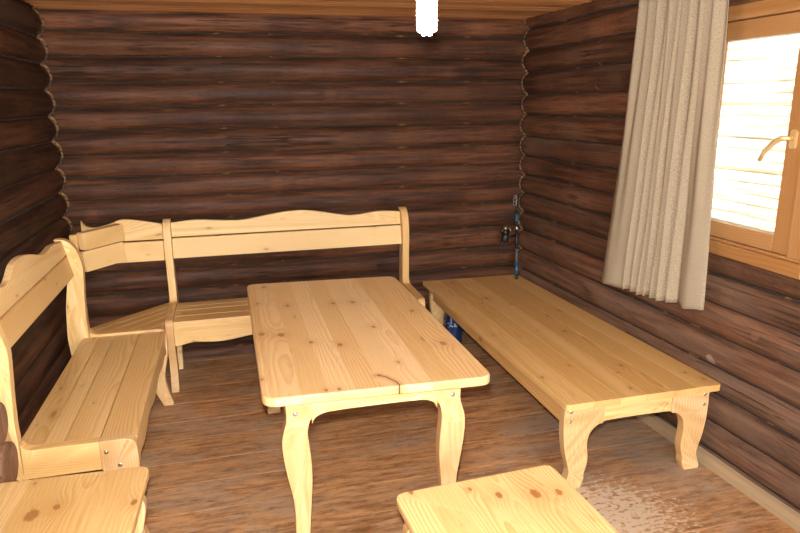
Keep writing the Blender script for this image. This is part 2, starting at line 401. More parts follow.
# ------------------------------------------------------------------ log walls
def logrow(mb, p0, p1, nrm, z, r, bid, end0=0, end1=0, zr=None, mi=0, cap0=True, cap1=True, wob=.004):
    """log between plan points p0,p1; nrm points into the room; only the room side is modelled fully"""
    p0 = Vector((p0[0], p0[1], 0)); p1 = Vector((p1[0], p1[1], 0)); L = (p1-p0).length; d = (p1-p0)/L
    nv = Vector((nrm[0], nrm[1], 0)); zr = zr or r
    ts = set()
    n = max(4, int(L/.05))
    for i in range(n+1): ts.add(round(L*i/n, 5))
    for e, sgn in ((end0, 0), (end1, 1)):
        if e:
            for k in range(9):
                q = e*(1-math.cos(k/8*math.pi/2)); ts.add(round(q if not sgn else L-q, 5))
    ts = sorted(ts); seg = 18; vs = []; w = []
    for t in ts:
        s = 1.0
        if end0 and t < end0: s = min(s, math.sqrt(max(0, 1-(1-t/end0)**2)))
        if end1 and L-t < end1: s = min(s, math.sqrt(max(0, 1-(1-(L-t)/end1)**2)))
        s = max(s, .03)
        base = p0+d*t
        for k in range(seg):
            th = 2*math.pi*k/seg
            nz = noise.noise(Vector((t*1.7, th*.8+bid, bid*1.3)))*wob*1.6+noise.noise(Vector((t*6+bid, math.cos(th)*2, math.sin(th)*2+bid)))*wob*.7
            dz = noise.noise(Vector((t*.8, bid*2.1, 0)))*wob*1.4
            rr = r+nz
            vs.append(base+nv*(math.cos(th)*rr*s)+Vector((0, 0, z+dz+math.sin(th)*(zr+nz)*s)))
            w.append((base.y if abs(d.y) > abs(d.x) else base.x, math.sin(th)*r*1.2+th*.01, z+math.sin(th)*zr*s))
    m = len(ts)
    fs = [(i*seg+k, i*seg+(k+1) % seg, (i+1)*seg+(k+1) % seg, (i+1)*seg+k) for i in range(m-1) for k in range(seg)]
    t0, t1 = list(range(seg))[::-1], list(range((m-1)*seg, m*seg))
    if d.cross(nv).z > 0: pass
    else: fs = [f[::-1] for f in fs]; t0 = t0[::-1]; t1 = t1[::-1]
    fs += [t0, t1]
    mb.add(vs, fs, w, bid, mi, True)

def chink(mb, p0, p1, z, r, mi):
    p0 = Vector((p0[0], p0[1], z)); p1 = Vector((p1[0], p1[1], z)); n = max(3, int((p1-p0).length/.03))
    pts = []; rad = []
    for i in range(n+1):
        p = p0.lerp(p1, i/n); s = noise.noise(p*7); s2 = noise.noise(p*23+Vector((5, 1, 2)))
        pts.append(p+Vector((0, 0, .004*s2))); rad.append(r*(1+.35*s+.25*s2))
    mb.tube(pts, rad, 7, rnd(), mi)

R = .088; RS = .076
BACK_Y = 4.155          # line of the seams on the back wall; log faces stand ~35 mm proud
backseams = [2.135, 2.0, 1.868, 1.724, 1.590, 1.456, 1.313, 1.184, 1.052, .912, .748, .602, .466, .330, .190, .055, -.08]
sideseams = [2.19, 2.052, 1.920, 1.777, 1.640, 1.508, 1.370, 1.238, 1.108, .980, .852, .727, .590, .447, .322, .185, .05, -.085]
leftseams = [2.24, 2.10, 1.962, 1.822, 1.680, 1.540, 1.403, 1.252, 1.112, .97, .83, .70, .565, .43, .30, .165, .03, -.10]
LX = -.972                                    # seam line, left wall
def RX(y): return 2.046-(y-1.8)*.042          # seam line, right wall
def axoff(h): return math.sqrt(max(1e-5, R*R-(h/2)**2))

def endtow(mb, seams, xf, sg):
    for za, zb in zip(seams[:-1], seams[1:]):
        h = za-zb; rr = max(RS, h/2+.007); off = math.sqrt(rr*rr-(h/2)**2); zc = (za+zb)/2; pts = []
        t1 = math.asin((h/2)/rr)
        for k in range(15):
            th = -t1+2*t1*k/14
            pts.append((xf(zc)+sg*(-off+math.cos(th)*rr*.86+.004), 4.112-.010*abs(th/t1)**3, zc+math.sin(th)*rr*.99))
        mb.tube(pts, [.0085+.004*noise.noise(Vector(p)*35) for p in pts], 7, rnd(), 2)
mb = MB()
for za, zb in zip(backseams[:-1], backseams[1:]):
    h = za-zb; rr = max(R, h/2+.018); off = math.sqrt(rr*rr-(h/2)**2)
    logrow(mb, (LX-.03, BACK_Y+off), (2.02, BACK_Y+off), (0, -1), (za+zb)/2, rr, rnd(), 0, 0)
for z in backseams[1:-1]: chink(mb, (LX, BACK_Y-.002), (1.96, BACK_Y-.002), z, .0065, 1)
mb.box((-1.2, BACK_Y+.05, -.1), (2.3, BACK_Y+.15, 2.25), 0, 1.0, 1)
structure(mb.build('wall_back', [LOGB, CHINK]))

mb = MB()
for za, zb in zip(leftseams[:-1], leftseams[1:]):
    h = za-zb; rr = max(RS, h/2+.007); off = math.sqrt(rr*rr-(h/2)**2)
    logrow(mb, (LX-off, -1.6), (LX-off, 4.125), (1, 0), (za+zb)/2, rr, rnd(), 0, .10)
for z in leftseams[1:-1]: chink(mb, (LX+.002, -1.6), (LX+.002, 4.03), z, .008, 1)
mb.box((LX-.16, -1.6, -.1), (LX-.05, BACK_Y+.1, 2.25), 1, 1.0, 1)
endtow(mb, leftseams, lambda z: LX, 1)
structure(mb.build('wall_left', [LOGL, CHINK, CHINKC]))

# right wall with the window opening
WY0, WY1, WZ0, WZ1 = 1.835, 2.562, .958, 1.955
mb = MB()
ra = math.atan2(-.036, 1)
rn = Vector((-math.cos(ra), math.sin(ra)*-1, 0)); rn = Vector((-1, -.042, 0)).normalized()
def rlog(y0, y1, za, zb, z0=None, e1=0, bid=None):
    h = za-zb; rr = max(RS, h/2+.007); off = math.sqrt(rr*rr-(h/2)**2)
    logrow(mb, (RX(y0)+off, y0), (RX(y1)+off, y1), (rn.x, rn.y), (za+zb)/2, rr, bid or rnd(), 0, e1)
for za, zb in zip(sideseams[:-1], sideseams[1:]):
    if za <= WZ0+.04 or zb >= WZ1-.04: rlog(-1.6, 4.135, za, zb, e1=.07)
    else:
        b = rnd(); rlog(-1.6, WY0, za, zb, bid=b); rlog(WY1, 4.135, za, zb, e1=.07, bid=b)
for z in sideseams[1:-1]:
    if WZ0 < z < WZ1:
        chink(mb, (RX(-1.6)-.002, -1.6), (RX(WY0)-.002, WY0), z, .0075, 1); chink(mb, (RX(WY1)-.002, WY1), (RX(4.07)-.002, 4.07), z, .0075, 1)
    else: chink(mb, (RX(-1.6)-.002, -1.6), (RX(4.07)-.002, 4.07), z, .0075, 1)
for (y0, y1, z0, z1) in ((-1.6, WY0, -.1, 2.25), (WY1, 4.3, -.1, 2.25), (WY0, WY1, -.1, WZ0), (WY0, WY1, WZ1, 2.25)):
    mb.prism([(RX(y0)+.05, y0), (RX(y0)+.13, y0), (RX(y1)+.13, y1), (RX(y1)+.05, y1)], lambda p, q, t: (p, q, t), z0, z1, bid=1.0, mi=1)
endtow(mb, sideseams, lambda z: RX(4.12), -1)
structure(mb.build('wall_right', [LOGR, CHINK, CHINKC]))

# wall behind the camera, with an unseen open doorway added for fill daylight, and the crossing wall's log ends at the left
mb = MB()
DX0, DX1, DZ = -.45, 1.55, 2.0
for i in range(16):
    z = .06+.1375*i
    if z-.07 < DZ:
        b = rnd()
        logrow(mb, (LX-.1, -1.62), (DX0, -1.62), (0, 1), z, R, b); logrow(mb, (DX1, -1.62), (2.25, -1.62), (0, 1), z, R, b)
    else: logrow(mb, (LX-.1, -1.62), (2.25, -1.62), (0, 1), z, R, rnd())
mb.box((-1.2, -1.8, -.1), (DX0, -1.64, 2.25), 0, 1.0, 1); mb.box((DX1, -1.8, -.1), (2.4, -1.64, 2.25), 0, 1.0, 1); mb.box((DX0, -1.8, DZ+.05), (DX1, -1.64, 2.25), 0, 1.0, 1)
structure(mb.build('wall_front', [LOGB, CHINK]))
mb = MB(); mb.box((DX0-.05, -1.78, 0.002), (DX0+.0, -1.50, DZ), 2); mb.box((DX1, -1.78, 0.002), (DX1+.05, -1.50, DZ), 2); mb.box((DX0-.05, -1.78, DZ+.001), (DX1+.05, -1.50, DZ+.05), 0)
structure(mb.build('door_1', PINE, bevel=.004))

mb = MB(); 
zs = [0.0, .13, .26, .385, .534, .676, .778, .89, 1.03, 1.17, 1.31, 1.45, 1.59, 1.73, 1.87, 2.01, 2.115]
xe = [-.80, -.79, -.77, -.768, -.778, -.800]+[-.86, -.855, -.87, -.86, -.87, -.865, -.875, -.87, -.88, -.88]
for i in range(len(zs)-1):
    z0, z1 = zs[i], zs[i+1]; x = xe[i]; y = 2.155
    prof = []
    n = 22; b = rnd()
    for k in range(n):
        th = 2*math.pi*k/n; q = 1+.05*noise.noise(Vector((math.cos(th)*1.5, math.sin(th)*1.5, b)))
        prof.append((y+.082*q*math.cos(th), (z0+z1)/2+(z1-z0)/2*1.03*q*math.sin(th)))
    mb.prism(prof, lambda p, q, t: (t, p, q), LX-.05, x, wfn=lambda p, q, t: (q*1.0, p*1.0, t), bid=b, smooth=False)
mb2 = mb.build('wall_partition', LOGE, bevel=.008, segs=2); structure(mb2)

# ------------------------------------------------------------------ floor, ceiling, skirting
mb = MB(); y = -1.7; i = 0
while y < 4.25:
    w = .205+random.uniform(-.02, .02)
    n = 24
    mb.box((-1.15, y+.0024, -.0038), (2.3, y+w-.0024, 0.0), 0)
    o = len(mb.wc)-8
    for k in range(8): p = mb.v[o+k]; mb.wc[o+k] = (p[0], p[1], p[2])
    y += w
mb.box((-1.3, -1.8, -.08), (2.4, 4.4, -.004), 0, 5.0, 1)
structure(mb.build('floor', [FLOOR, plain('dirt in the floor joints', (.035,.02,.012), .95, nz=.4)]))

mb = MB(); y = -1.7
while y < 4.3:
    w = .088
    mb.prism([(y+.001, 2.13), (y+.008, 2.113), (y+.02, 2.110), (y+w-.02, 2.110), (y+w-.008, 2.113), (y+w-.001, 2.13), (y+w-.001, 2.14), (y+.001, 2.14)],
             lambda p, q, t: (t, p, q), -1.2, 2.4, wfn=lambda p, q, t: (t, p, q))
    y += w
mb.box((-1.5, -2.0, 2.141), (2.7, 4.6, 2.30), 0, 2.0)
structure(mb.build('ceiling', CEIL))

mb = MB()
pr = [(0, 0), (.0, .035), (.012, .048), (.032, .040), (.046, .022), (.05, 0)]
n = 40; vs = []; w = []
for i in range(n+1):
    yy = -1.5+5.58*i/n; j = .004*noise.noise(Vector((yy*3, 0, 0)))
    xb = RX(yy)-.012
    for (a, z) in pr: vs.append((xb-a+j-.004, yy, z*(1+.12*noise.noise(Vector((yy*2.3, 4, 0)))))); w.append((yy, a+z, .01))
k = len(pr)
fs = [(i*k+q, i*k+(q+1) % k, (i+1)*k+(q+1) % k, (i+1)*k+q) for i in range(n) for q in range(k)]+[list(range(k)), list(range(n*k, n*k+k))[::-1]]
fs = [tuple(f)[::-1] for f in fs]
mb.add(vs, fs, w, 4.0)
structure(mb.build('baseboard_right', BASEB))

# ------------------------------------------------------------------ window
win = bpy.data.objects.new('window_1', None); C.objects.link(win); structure(win); win.location = (2.0, 2.15, .96)
FX = 1.978                                   # room face of the fixed frame
def wbox(m, y0, y1, z0, z1, x0, x1, grain): m.box((x0, y0, z0), (x1, y1, z1), grain)
mb = MB()
wbox(mb, WY0, WY1, 1.899, 1.955, FX-.004, 2.14, 1)      # head board
wbox(mb, WY0+.0, WY1, 1.012, 1.024, FX+.004, 2.13, 1)
wbox(mb, WY0, WY0+.07, 1.0245, 1.8985, FX, 2.13, 2)       # jambs
wbox(mb, WY1-.06, WY1, 1.0245, 1.8985, FX, 2.13, 2)
mb.build('window_frame', WFRAME, win, bevel=.003)
mb = MB(); wbox(mb, WY0-.01, WY1+.005, .957, 1.0115, FX-.010, 2.13, 1); mb.build('sill', WFRAME, win, bevel=.004)
sash = MB(); SX = 1.988
SY0, SY1, SZ0, SZ1 = 1.906, 2.500, 1.026, 1.897
wbox(sash, SY0, SY0+.080, SZ0, SZ1, SX, SX+.06, 2); wbox(sash, SY1-.072, SY1, SZ0, SZ1, SX, SX+.06, 2)
wbox(sash, SY0+.0805, SY1-.0725, SZ0, SZ0+.066, SX+.001, SX+.06, 1); wbox(sash, SY0+.0805, SY1-.0725, SZ1-.072, SZ1, SX+.001, SX+.06, 1)
so = sash.build('sash', WFRAME, win, bevel=.004)
mb = MB()
for xx in (SX+.022, SX+.044):
    mb.box((xx, SY0+.078, SZ0+.062), (xx+.003, SY1-.07, SZ1-.068), 2)
mb.build('pane', GLASS, win)
mb = MB()                                   # pale glazing spacer
SP = plain('spacer', (.75,.70,.60), .5)
mb.box((SX+.026, SY1-.080, SZ0+.066), (SX+.043, SY1-.072, SZ1-.072), 2); mb.box((SX+.026, SY0+.082, SZ0+.066), (SX+.043, SY1-.082, SZ0+.072), 1)
mb.build('spacer', SP, win)
mb = MB()                                   # handle on the sash stile
hy, hz = SY0+.044, 1.453
mb.prism(rquad([(hy-.014, hz-.034), (hy+.014, hz-.034), (hy+.014, hz+.034), (hy-.014, hz+.034)], [.013]*4), lambda p, q, t: (t, p, q), SX-.009, SX-.0005)
mb.tube([(SX-.008, hy, hz+.004), (SX-.040, hy, hz+.004)], .009, 12)
mb.tube([(SX-.040, hy-.008, hz+.006), (SX-.042, hy+.02, hz+.004), (SX-.042, hy+.055, hz-.018), (SX-.041, hy+.09, hz-.052), (SX-.040, hy+.108, hz-.083)], [.009, .0105, .0095, .009, .0075], 12)
mb.build('window_handle', BRASS, win)
settle(win)

# ------------------------------------------------------------------ outside
m, nt, out = new_mat('bleached log siding'); g = G(nt)
wc = g.attr('wc').outputs['Vector']; a, t, z = g.sep(wc)[:3]
sn = g.noise(g.xyz(g.math('MULTIPLY', a, 1.5), g.math('MULTIPLY', z, 24), 0.0), 1.0, 4)
g.bsdf(out, **{'Base Color': g.mix(g.ss(sn, .35, .65), c4(.25, .18, .105), c4(.52, .44, .34)), 'Roughness': .8})
SIDING = m
mb = MB()
for i in range(38): logrow(mb, (4.2, -2.5), (4.2, 9.0), (-1, 0), -.3+.09*i, .052, rnd(), wob=.006)
mb.box((4.23, -2.5, -.4), (4.4, 9, 3.1), 1, 1.0)
structure(mb.build('wall_neighbour', SIDING))
mb = MB(); mb.box((2.45, -4, -.5), (9, 12, -.4), 0); mb.box((-9, -14, -.5), (2.45, -1.82, -.4), 0); structure(mb.build('ground', plain('trodden earth', (.34,.29,.22), .9, nz=.5, ns=6)))

# ------------------------------------------------------------------ dining table
t = thing('dining_table', 'pine dining table with curved legs standing in the middle of the room', 'table', (.40, 2.41, 0))
TC = [(.0393, 1.802), (.7640, 1.772), (.7564, 3.055), (.032, 3.1075)]
mb = MB(); cx, cy = .40, 2.42
mb.prism(rquad(TC, [.05, .05, .05, .05], 8), lambda p, q, s: (p, q, s), .719, .75, wfn=lambda p, q, s: (-(q-cy), p-cx, s-.75), bid=11.3)
mb.build('tabletop', TABLE, t, bevel=.007, segs=3)

# S-curved leg outline, left-hand version: outer side at small p
LEG_T = dict(outer=[(.106,.7185), (.107,.664), (.098,.630), (.0915,.60), (.0915,.55), (.102,.47), (.115,.395), (.119,.335), (.117,.255), (.109,.16), (.098,.08), (.091,.03), (.089,0)],
             inner=[(.152,0), (.154,.06), (.155,.14), (.162,.255), (.172,.375), (.178,.455), (.177,.525), (.172,.585), (.171,.62), (.178,.652), (.1855,.665), (.1855,.7185)])
def leg_profile(L, mir=None):
    pr = clean(cr(L['outer'], 5)+cr(L['inner'], 5))
    return [(mir-p, q) for p, q in pr] if mir else pr
def bolt(parent, x, y, z, ax=1):
    m = MB(); d = [0, 0, 0]; d[ax] = -1
    p = Vector((x, y, z)); e = Vector(d)
    m.tube([p+e*.0002, p+e*.002, p+e*.004], [.0075, .0075, .004], 12); m.build('bolt', STEEL, parent)
def curved_leg(parent, L, y0, y1, mir=None, bolts=(), mat=PLEG):
    m = MB(); m.prism(leg_profile(L, mir), lambda p, q, s: (p, s, q), y0, y1, wfn=lambda p, q, s: (q, p, s))
    o = m.build('leg', mat, parent, bevel=.004)
    for (bx, bz) in bolts: bolt(o, (mir-bx if mir else bx), y0, bz)
    return o
MIR = .774
for (y0, y1, bz) in ((1.815, 1.857, .684), (3.008, 3.050, .684)):
    bl = [(.135, bz)] if y0 < 2 else []
    curved_leg(t, LEG_T, y0+(.02 if y0 > 2 else 0), y1+(.02 if y0 > 2 else 0), None, bl); curved_leg(t, LEG_T, y0, y1, MIR, bl)
    m = MB()
    arch = cr([(.1860, .640), (.190, .655), (.205, .668), (.245, .677), (.384, .679), (MIR-.245, .677), (MIR-.205, .668), (MIR-.190, .655), (MIR-.186, .640)], 6)
    m.prism(clean([(.1860, .7185)]+arch+[(MIR-.186, .7185)]), lambda p, q, s: (p, s, q), y0+.003, y1-.003, wfn=lambda p, q, s: (p, q, s)); m.build('apron', PINEL, t, bevel=.002)
for x0 in (.108, .635):
    m = MB(); m.box((x0, 1.8575, .640), (x0+.025, 3.0075, .7185), 1); m.build('apron', PINE, t, bevel=.002)
TS = 1.06          # the table is a little larger and lower than first laid out
for o in [c for c in t.children_recursive if c.type == 'MESH']:
    for v in o.data.vertices:
        zb = 1.6-1.6/TS; z = v.co.z if v.co.z > .26 or o.name[:3] != 'leg' else zb+v.co.z*(.26-zb)/.26
        v.co = (v.co.x*TS, v.co.y*TS, 1.6-(1.6-z)*TS)
t.location = (.42, 2.57, 0)
bpy.context.view_layer.update()
settle(t)

# ------------------------------------------------------------------ low plank bed by the right wall
t = thing('plank_bed', 'low wide pine plank bed on curved legs along the right log wall', 'bed', (1.60, 3.1, 0))
FLc, FRc, BRc, BLc = Vector((1.246, 2.143)), Vector((1.984, 2.143)), Vector((1.908, 4.080)), Vector((1.217, 4.098))
nb = 6
for i in range(nb):
    f0, f1 = FLc.lerp(FRc, i/nb), FLc.lerp(FRc, (i+1)/nb); b0, b1 = BLc.lerp(BRc, i/nb), BLc.lerp(BRc, (i+1)/nb)
    gp = Vector((.0003, 0))
    pr = rquad([f0+gp, f1-gp, b1-gp, b0+gp], [.02 if i == 0 else 0, .02 if i == nb-1 else 0, .0, .0], 5)
    m = MB(); mx = (f0.x+f1.x+b0.x+b1.x)/4
    m.prism(pr, lambda p, q, s: (p, q, s), .375, .405, wfn=lambda p, q, s: (q, p-1.6, s-.405)); m.off = mx-1.6; m.build('top_plank', BED, t, bevel=.0015)
LEG_B = dict(outer=[(1.246,.374), (1.245,.32), (1.247,.25), (1.258,.17), (1.273,.115), (1.279,.08), (1.270,.045), (1.261,.018), (1.263,0)],
             inner=[(1.335,0), (1.347,.028), (1.352,.045), (1.352,.07), (1.362,.105), (1.365,.145), (1.359,.20), (1.364,.24), (1.380,.268), (1.405,.288), (1.430,.2985), (1.430,.374)])
MB_ = 3.186
for (y0, y1, fr) in ((2.162, 2.204, True), (4.005, 4.047, False)):
    mir = MB_ if fr else MB_-.08
    L = LEG_B
    curved_leg(t, L, y0, y1, None, [(1.275, .362), (1.272, .318)] if fr else []); curved_leg(t, L, y0, y1, mir, [(1.268, .360), (1.270, .312)] if fr else [])
    m = MB(); xa, xb = 1.4305, mir-1.4305
    arch = cr([(xa, .2988), (xa+.03, .301), ((xa+xb)/2, .303), (xb-.03, .301), (xb, .2988)], 6)
    m.prism(clean([(xa, .374)]+arch+[(xb, .374)]), lambda p, q, s: (p, s, q), y0+.002, y1-.002, wfn=lambda p, q, s: (p, q, s)); m.build('apron', PINE, t, bevel=.002)
m = MB(); m.box((1.260, 2.205, .292), (1.285, 4.004, .374), 1); m.build('apron', BEDSIDE, t, bevel=.003)
m = MB(); m.box((1.82, 2.205, .292), (1.845, 4.004, .374), 1); m.build('apron', BEDSIDE, t, bevel=.003)
settle(t)

# ------------------------------------------------------------------ benches
POST = clean(cr([(.138,0), (.118,.16), (.104,.32), (.103,.46), (.102,.54), (.108,.66), (.117,.79), (.112,.84), (.098,.895), (.075,.932), (.050,.950), (.022,.956), (.000,.954)], 4)
             + cr([(.000,.953), (.008,.944), (.030,.930), (.046,.90), (.052,.86), (.046,.80), (.034,.72), (.018,.62), (.008,.52), (.004,.40), (.028,.2), (.078,0)], 4))
RAIL = clean([(.1035,.336), (.1085,.47)]+cr([(.1085,.47), (.116,.455), (.132,.447), (.16,.445)], 4)+[(.354,.444), (.354,.336)])
FLEG = clean(cr([(.432,0), (.416,.035), (.396,.085), (.387,.13), (.392,.18), (.400,.24), (.3545,.335)], 5)+[(.3545,.444)]+cr([(.44,.444), (.462,.439), (.475,.424), (.479,.40), (.480,.34), (.472,.27), (.456,.20), (.451,.155), (.457,.11), (.472,.05), (.481,.02), (.481,0)], 5))
def wavy(L, base, hgt, n=60, ph=0):
    """upper back board outline: two dips and three crests"""
    return None
def make_bench(root, fn, length, th, front_waves, top_pts, bolts=True, lo=.775, seat=(.12, .18, .245, .362, .478), apz=.285):
    """fn(d, s, z) -> world: d = distance out from the back edge, s = along the bench"""
    for s0 in (0, length-th):
        for nm, pr in (('back_post', POST), ('side_rail', RAIL), ('front_leg', FLEG)):
            m = MB(); m.prism(pr, lambda p, q, s: fn(p, s, q), s0, s0+th, wfn=(lambda p, q, s: (q, p, s)) if nm != 'side_rail' else (lambda p, q, s: (p, q, s)))
            o = m.build(nm, PINEL if nm != 'front_leg' else PLEG, root, bevel=.006 if nm != 'side_rail' else .004, segs=3)
            if nm == 'front_leg' and bolts and s0 == 0:
                for (d, z) in ((.375, .402), (.416, .345)):
                    mm = MB(); mm.tube([fn(d, s0-.0002, z), fn(d, s0-.002, z), fn(d, s0-.004, z)], [.008, .008, .004], 12); mm.build('bolt', STEEL, o)
    a, b = th+.0006, length-th-.0006
    for d0, d1 in zip(seat[:-1], seat[1:]):
        m = MB(); m.prism([(a, d0+.0012), (b, d0+.0012), (b, d1-.0012), (a, d1-.0012)], lambda p, q, s: fn(q, p, s), .406, .432, wfn=lambda p, q, s, c=(d0+d1)/2: (p, q-c, s-.43)); m.build('seat_board', PINE, root, bevel=.003)
    # front apron with scalloped lower edge
    m = MB(); n = 48; low = []
    for i in range(n+1):
        f = i/n; e = min(1, min(f, 1-f)/.10); e = e*e*(3-2*e)
        low.append((a+(b-a)*f, apz+e*(.020+.012*math.cos(2*math.pi*f*front_waves))))
    m.prism(clean([(a, .405)]+low+[(b, .405)]), lambda p, q, s: fn(s, p, q), .448, .470, wfn=lambda p, q, s: (p, q, s)); m.build('apron', PINEL, root, bevel=.003)
    # two back boards, leaning back
    zl0, zl1, zu0 = lo
    def dl(z): return .088-.20*(z-.70)*1.0
    bfn = lambda p, q, s: fn(dl(q)+s, p, q)
    m = MB(); m.prism([(a, zl0), (b, zl0), (b, zl1), (a, zl1)], bfn, -.026, 0, wfn=lambda p, q, s: (p, q, s)); m.build('back_board', PINEL, root, bevel=.003)
    tp = cr([(a+(b-a)*f, z) for f, z in top_pts], 6)
    m = MB(); m.prism(clean([(b, zu0), (a, zu0)][::-1]+tp[::-1]), bfn, -.026, 0, wfn=lambda p, q, s: (p, q, s)); m.build('back_board', PINEL, root, bevel=.003)

t = thing('bench', 'pine bench with wavy backrest standing along the left log wall', 'bench', (-.65, 2.9, 0), 'pine benches of the corner seating')
make_bench(t, lambda d, s, z: (-.878+d, 2.266+s, z), 1.234, .040, 3,
    [(0, .958), (.12, .972), (.255, .955), (.315, .966), (.39, .998), (.48, 1.006), (.567, .993), (.72, .954), (.85, .960), (.965, .950), (1, .948)], lo=(.765, .868, .876), seat=(.072, .160, .228, .350, .4785), apz=.300)
settle(t)
t = thing('bench', 'pine bench with wavy backrest standing against the back log wall', 'bench', (.33, 3.85, 0), 'pine benches of the corner seating')
make_bench(t, lambda d, s, z: (-.4195+s, 4.104-d, z*.972), 1.5125, .0425, 3,
    [(0, .932), (.10, .944), (.22, .931), (.30, .929), (.42, .955), (.52, .970), (.61, .961), (.74, .926), (.80, .923), (.90, .938), (1, .930)], bolts=False, lo=(.715, .838, .846), seat=(.10, .18, .26, .37, .478), apz=.280)
settle(t)

# corner unit between the two benches
t = thing('corner_bench', 'pine corner seat with angled backrest joining the two benches', 'bench', (-.6, 3.8, 0))
x0, x1, y0 = -.872, -.4222, 3.5035
def clip(poly, nx, ny, c):        # keep nx*x+ny*y <= c
    o = []
    for i, p in enumerate(poly):
        q = poly[(i+1) % len(poly)]; dp, dq = nx*p[0]+ny*p[1]-c, nx*q[0]+ny*q[1]-c
        if dp <= 0: o.append(p)
        if dp*dq < 0: f = dp/(dp-dq); o.append((p[0]+(q[0]-p[0])*f, p[1]+(q[1]-p[1])*f))
    return o
ss = [4.460, 4.372, 4.270, 4.165, 4.055, 3.937]
for s1, s0 in zip(ss[:-1], ss[1:]):
    pl = [(x0, y0), (x1, y0), (x1, 4.06), (x0, 4.06)]
    pl = clip(clip(pl, -1, 1, s1-.002), 1, -1, -(s0+.002))
    if len(pl) > 2:
        m = MB(); m.prism(clean(pl), lambda p, q, s: (p, q, s), .400, .421, wfn=lambda p, q, s: ((p+q)*.707, (q-p)*.707, s-.42)); m.build('seat_board', PINE, t, bevel=.003)
m = MB(); m.box((-.872, 3.504, .345), (-.4225, 3.529, .3995), 0); m.build('seat_bearer', PINEL, t)
m = MB(); m.box((-.4475, 3.5295, .345), (-.4225, 4.04, .3995), 1); m.build('seat_bearer', PINEL, t)
def board(root, p, q, z0, z1, th, lean=0.0, mat=PINEL, name='back_board', top=None):
    """upright board between plan points p and q, facing to the right of p->q"""
    p, q = Vector(p), Vector(q); L = (q-p).length; d = (q-p)/L; nn = Vector((d.y, -d.x))
    def fn(a, z, s):
        o = p+d*a+nn*(s-lean*(z-z0)); return (o.x, o.y, z)
    m = MB(); prof = [(0, z0), (L, z0)]+([(L*f, z) for f, z in top[::-1]] if top else [(L, z1), (0, z1)])
    m.prism(clean(prof), fn, 0, th, wfn=lambda a, z, s: (a, z, s)); return m.build(name, mat, root, bevel=.003)
tops = cr([(0, .952), (.05, .922), (.14, .910), (.25, .915), (.37, .930), (.49, .948), (.62, .945), (.78, .932), (1, .912)], 5)
board(t, (-.862, 4.028), (-.4222, 4.028), .822, .93, .024, .1, top=tops)
board(t, (-.69, 4.005), (-.4222, 4.005), .697, .814, .024, .1)
board(t, (-.818, 3.742), (-.648, 3.975), .716, .828, .024, .12)
board(t, (-.826, 3.748), (-.660, 3.985), .838, .932, .046, .12)
m = MB(); m.box((-.866, 3.725, 0), (-.828, 3.750, .925), 2); m.build('end_batten', PINE, t, bevel=.004)
m = MB(); m.box((-.56, 3.79, 0), (-.52, 3.83, .3995), 2); m.build('leg', PINE, t, bevel=.004)
settle(t)

# ------------------------------------------------------------------ two stools in the foreground
def stool(label, cx, cy, w, dep, rot, h, mat):
    root = thing('stool', label, 'stool', (cx, cy, 0), 'low pine stools in the foreground'); root.rotation_euler = (0, 0, rot)
    m = MB(); a, b = w/2, dep/2
    m.prism(rquad([(-a, -b), (a, -b), (a, b), (-a, b)], [.035]*4, 6), lambda p, q, s: (p, q, s), h-.03, h, wfn=lambda p, q, s: (-q, p, s-h), bid=random.uniform(0, 50)); m.build('stool_top', mat, root, bevel=.006, segs=3)
    sc_ = (h-.032)/.717; x0 = -a+.03
    Lg = dict(outer=[(x0+(p-.105)*.9, q*sc_) for p, q in LEG_T['outer']], inner=[(x0+(p-.105)*.9, q*sc_) for p, q in LEG_T['inner']])
    for (ya, yb) in ((-b+.03, -b+.068), (b-.068, b-.03)):
        for mir in (None, 1e-9):
            pr = leg_profile(Lg)
            if mir: pr = [(-p, q) for p, q in pr]
            mm = MB(); mm.prism(pr, lambda p, q, s: (p, s, q), ya, yb, wfn=lambda p, q, s: (q, p, s)); mm.build('leg', PLEG, root, bevel=.004)
        e = a-.105
        mm = MB(); mm.box((-e, ya+.004, h-.085), (e, yb-.004, h-.031), 0); mm.build('apron', PINEL, root, bevel=.003)
    for xx in (-a+.033, a-.055):
        mm = MB(); mm.box((xx, -b+.0685, h-.085), (xx+.022, b-.0685, h-.031), 1); mm.build('apron', PINE, root, bevel=.003)
    return root
stool('low pine stool in front of the dining table with its near edge cut off', .684, 1.487, .535, .41, math.radians(3.0), .45, STOOL)
stool('low pine stool with large knots in front of the left bench', -.585, 1.872, .50, .375, math.radians(-2.2), .45, STOOLB)

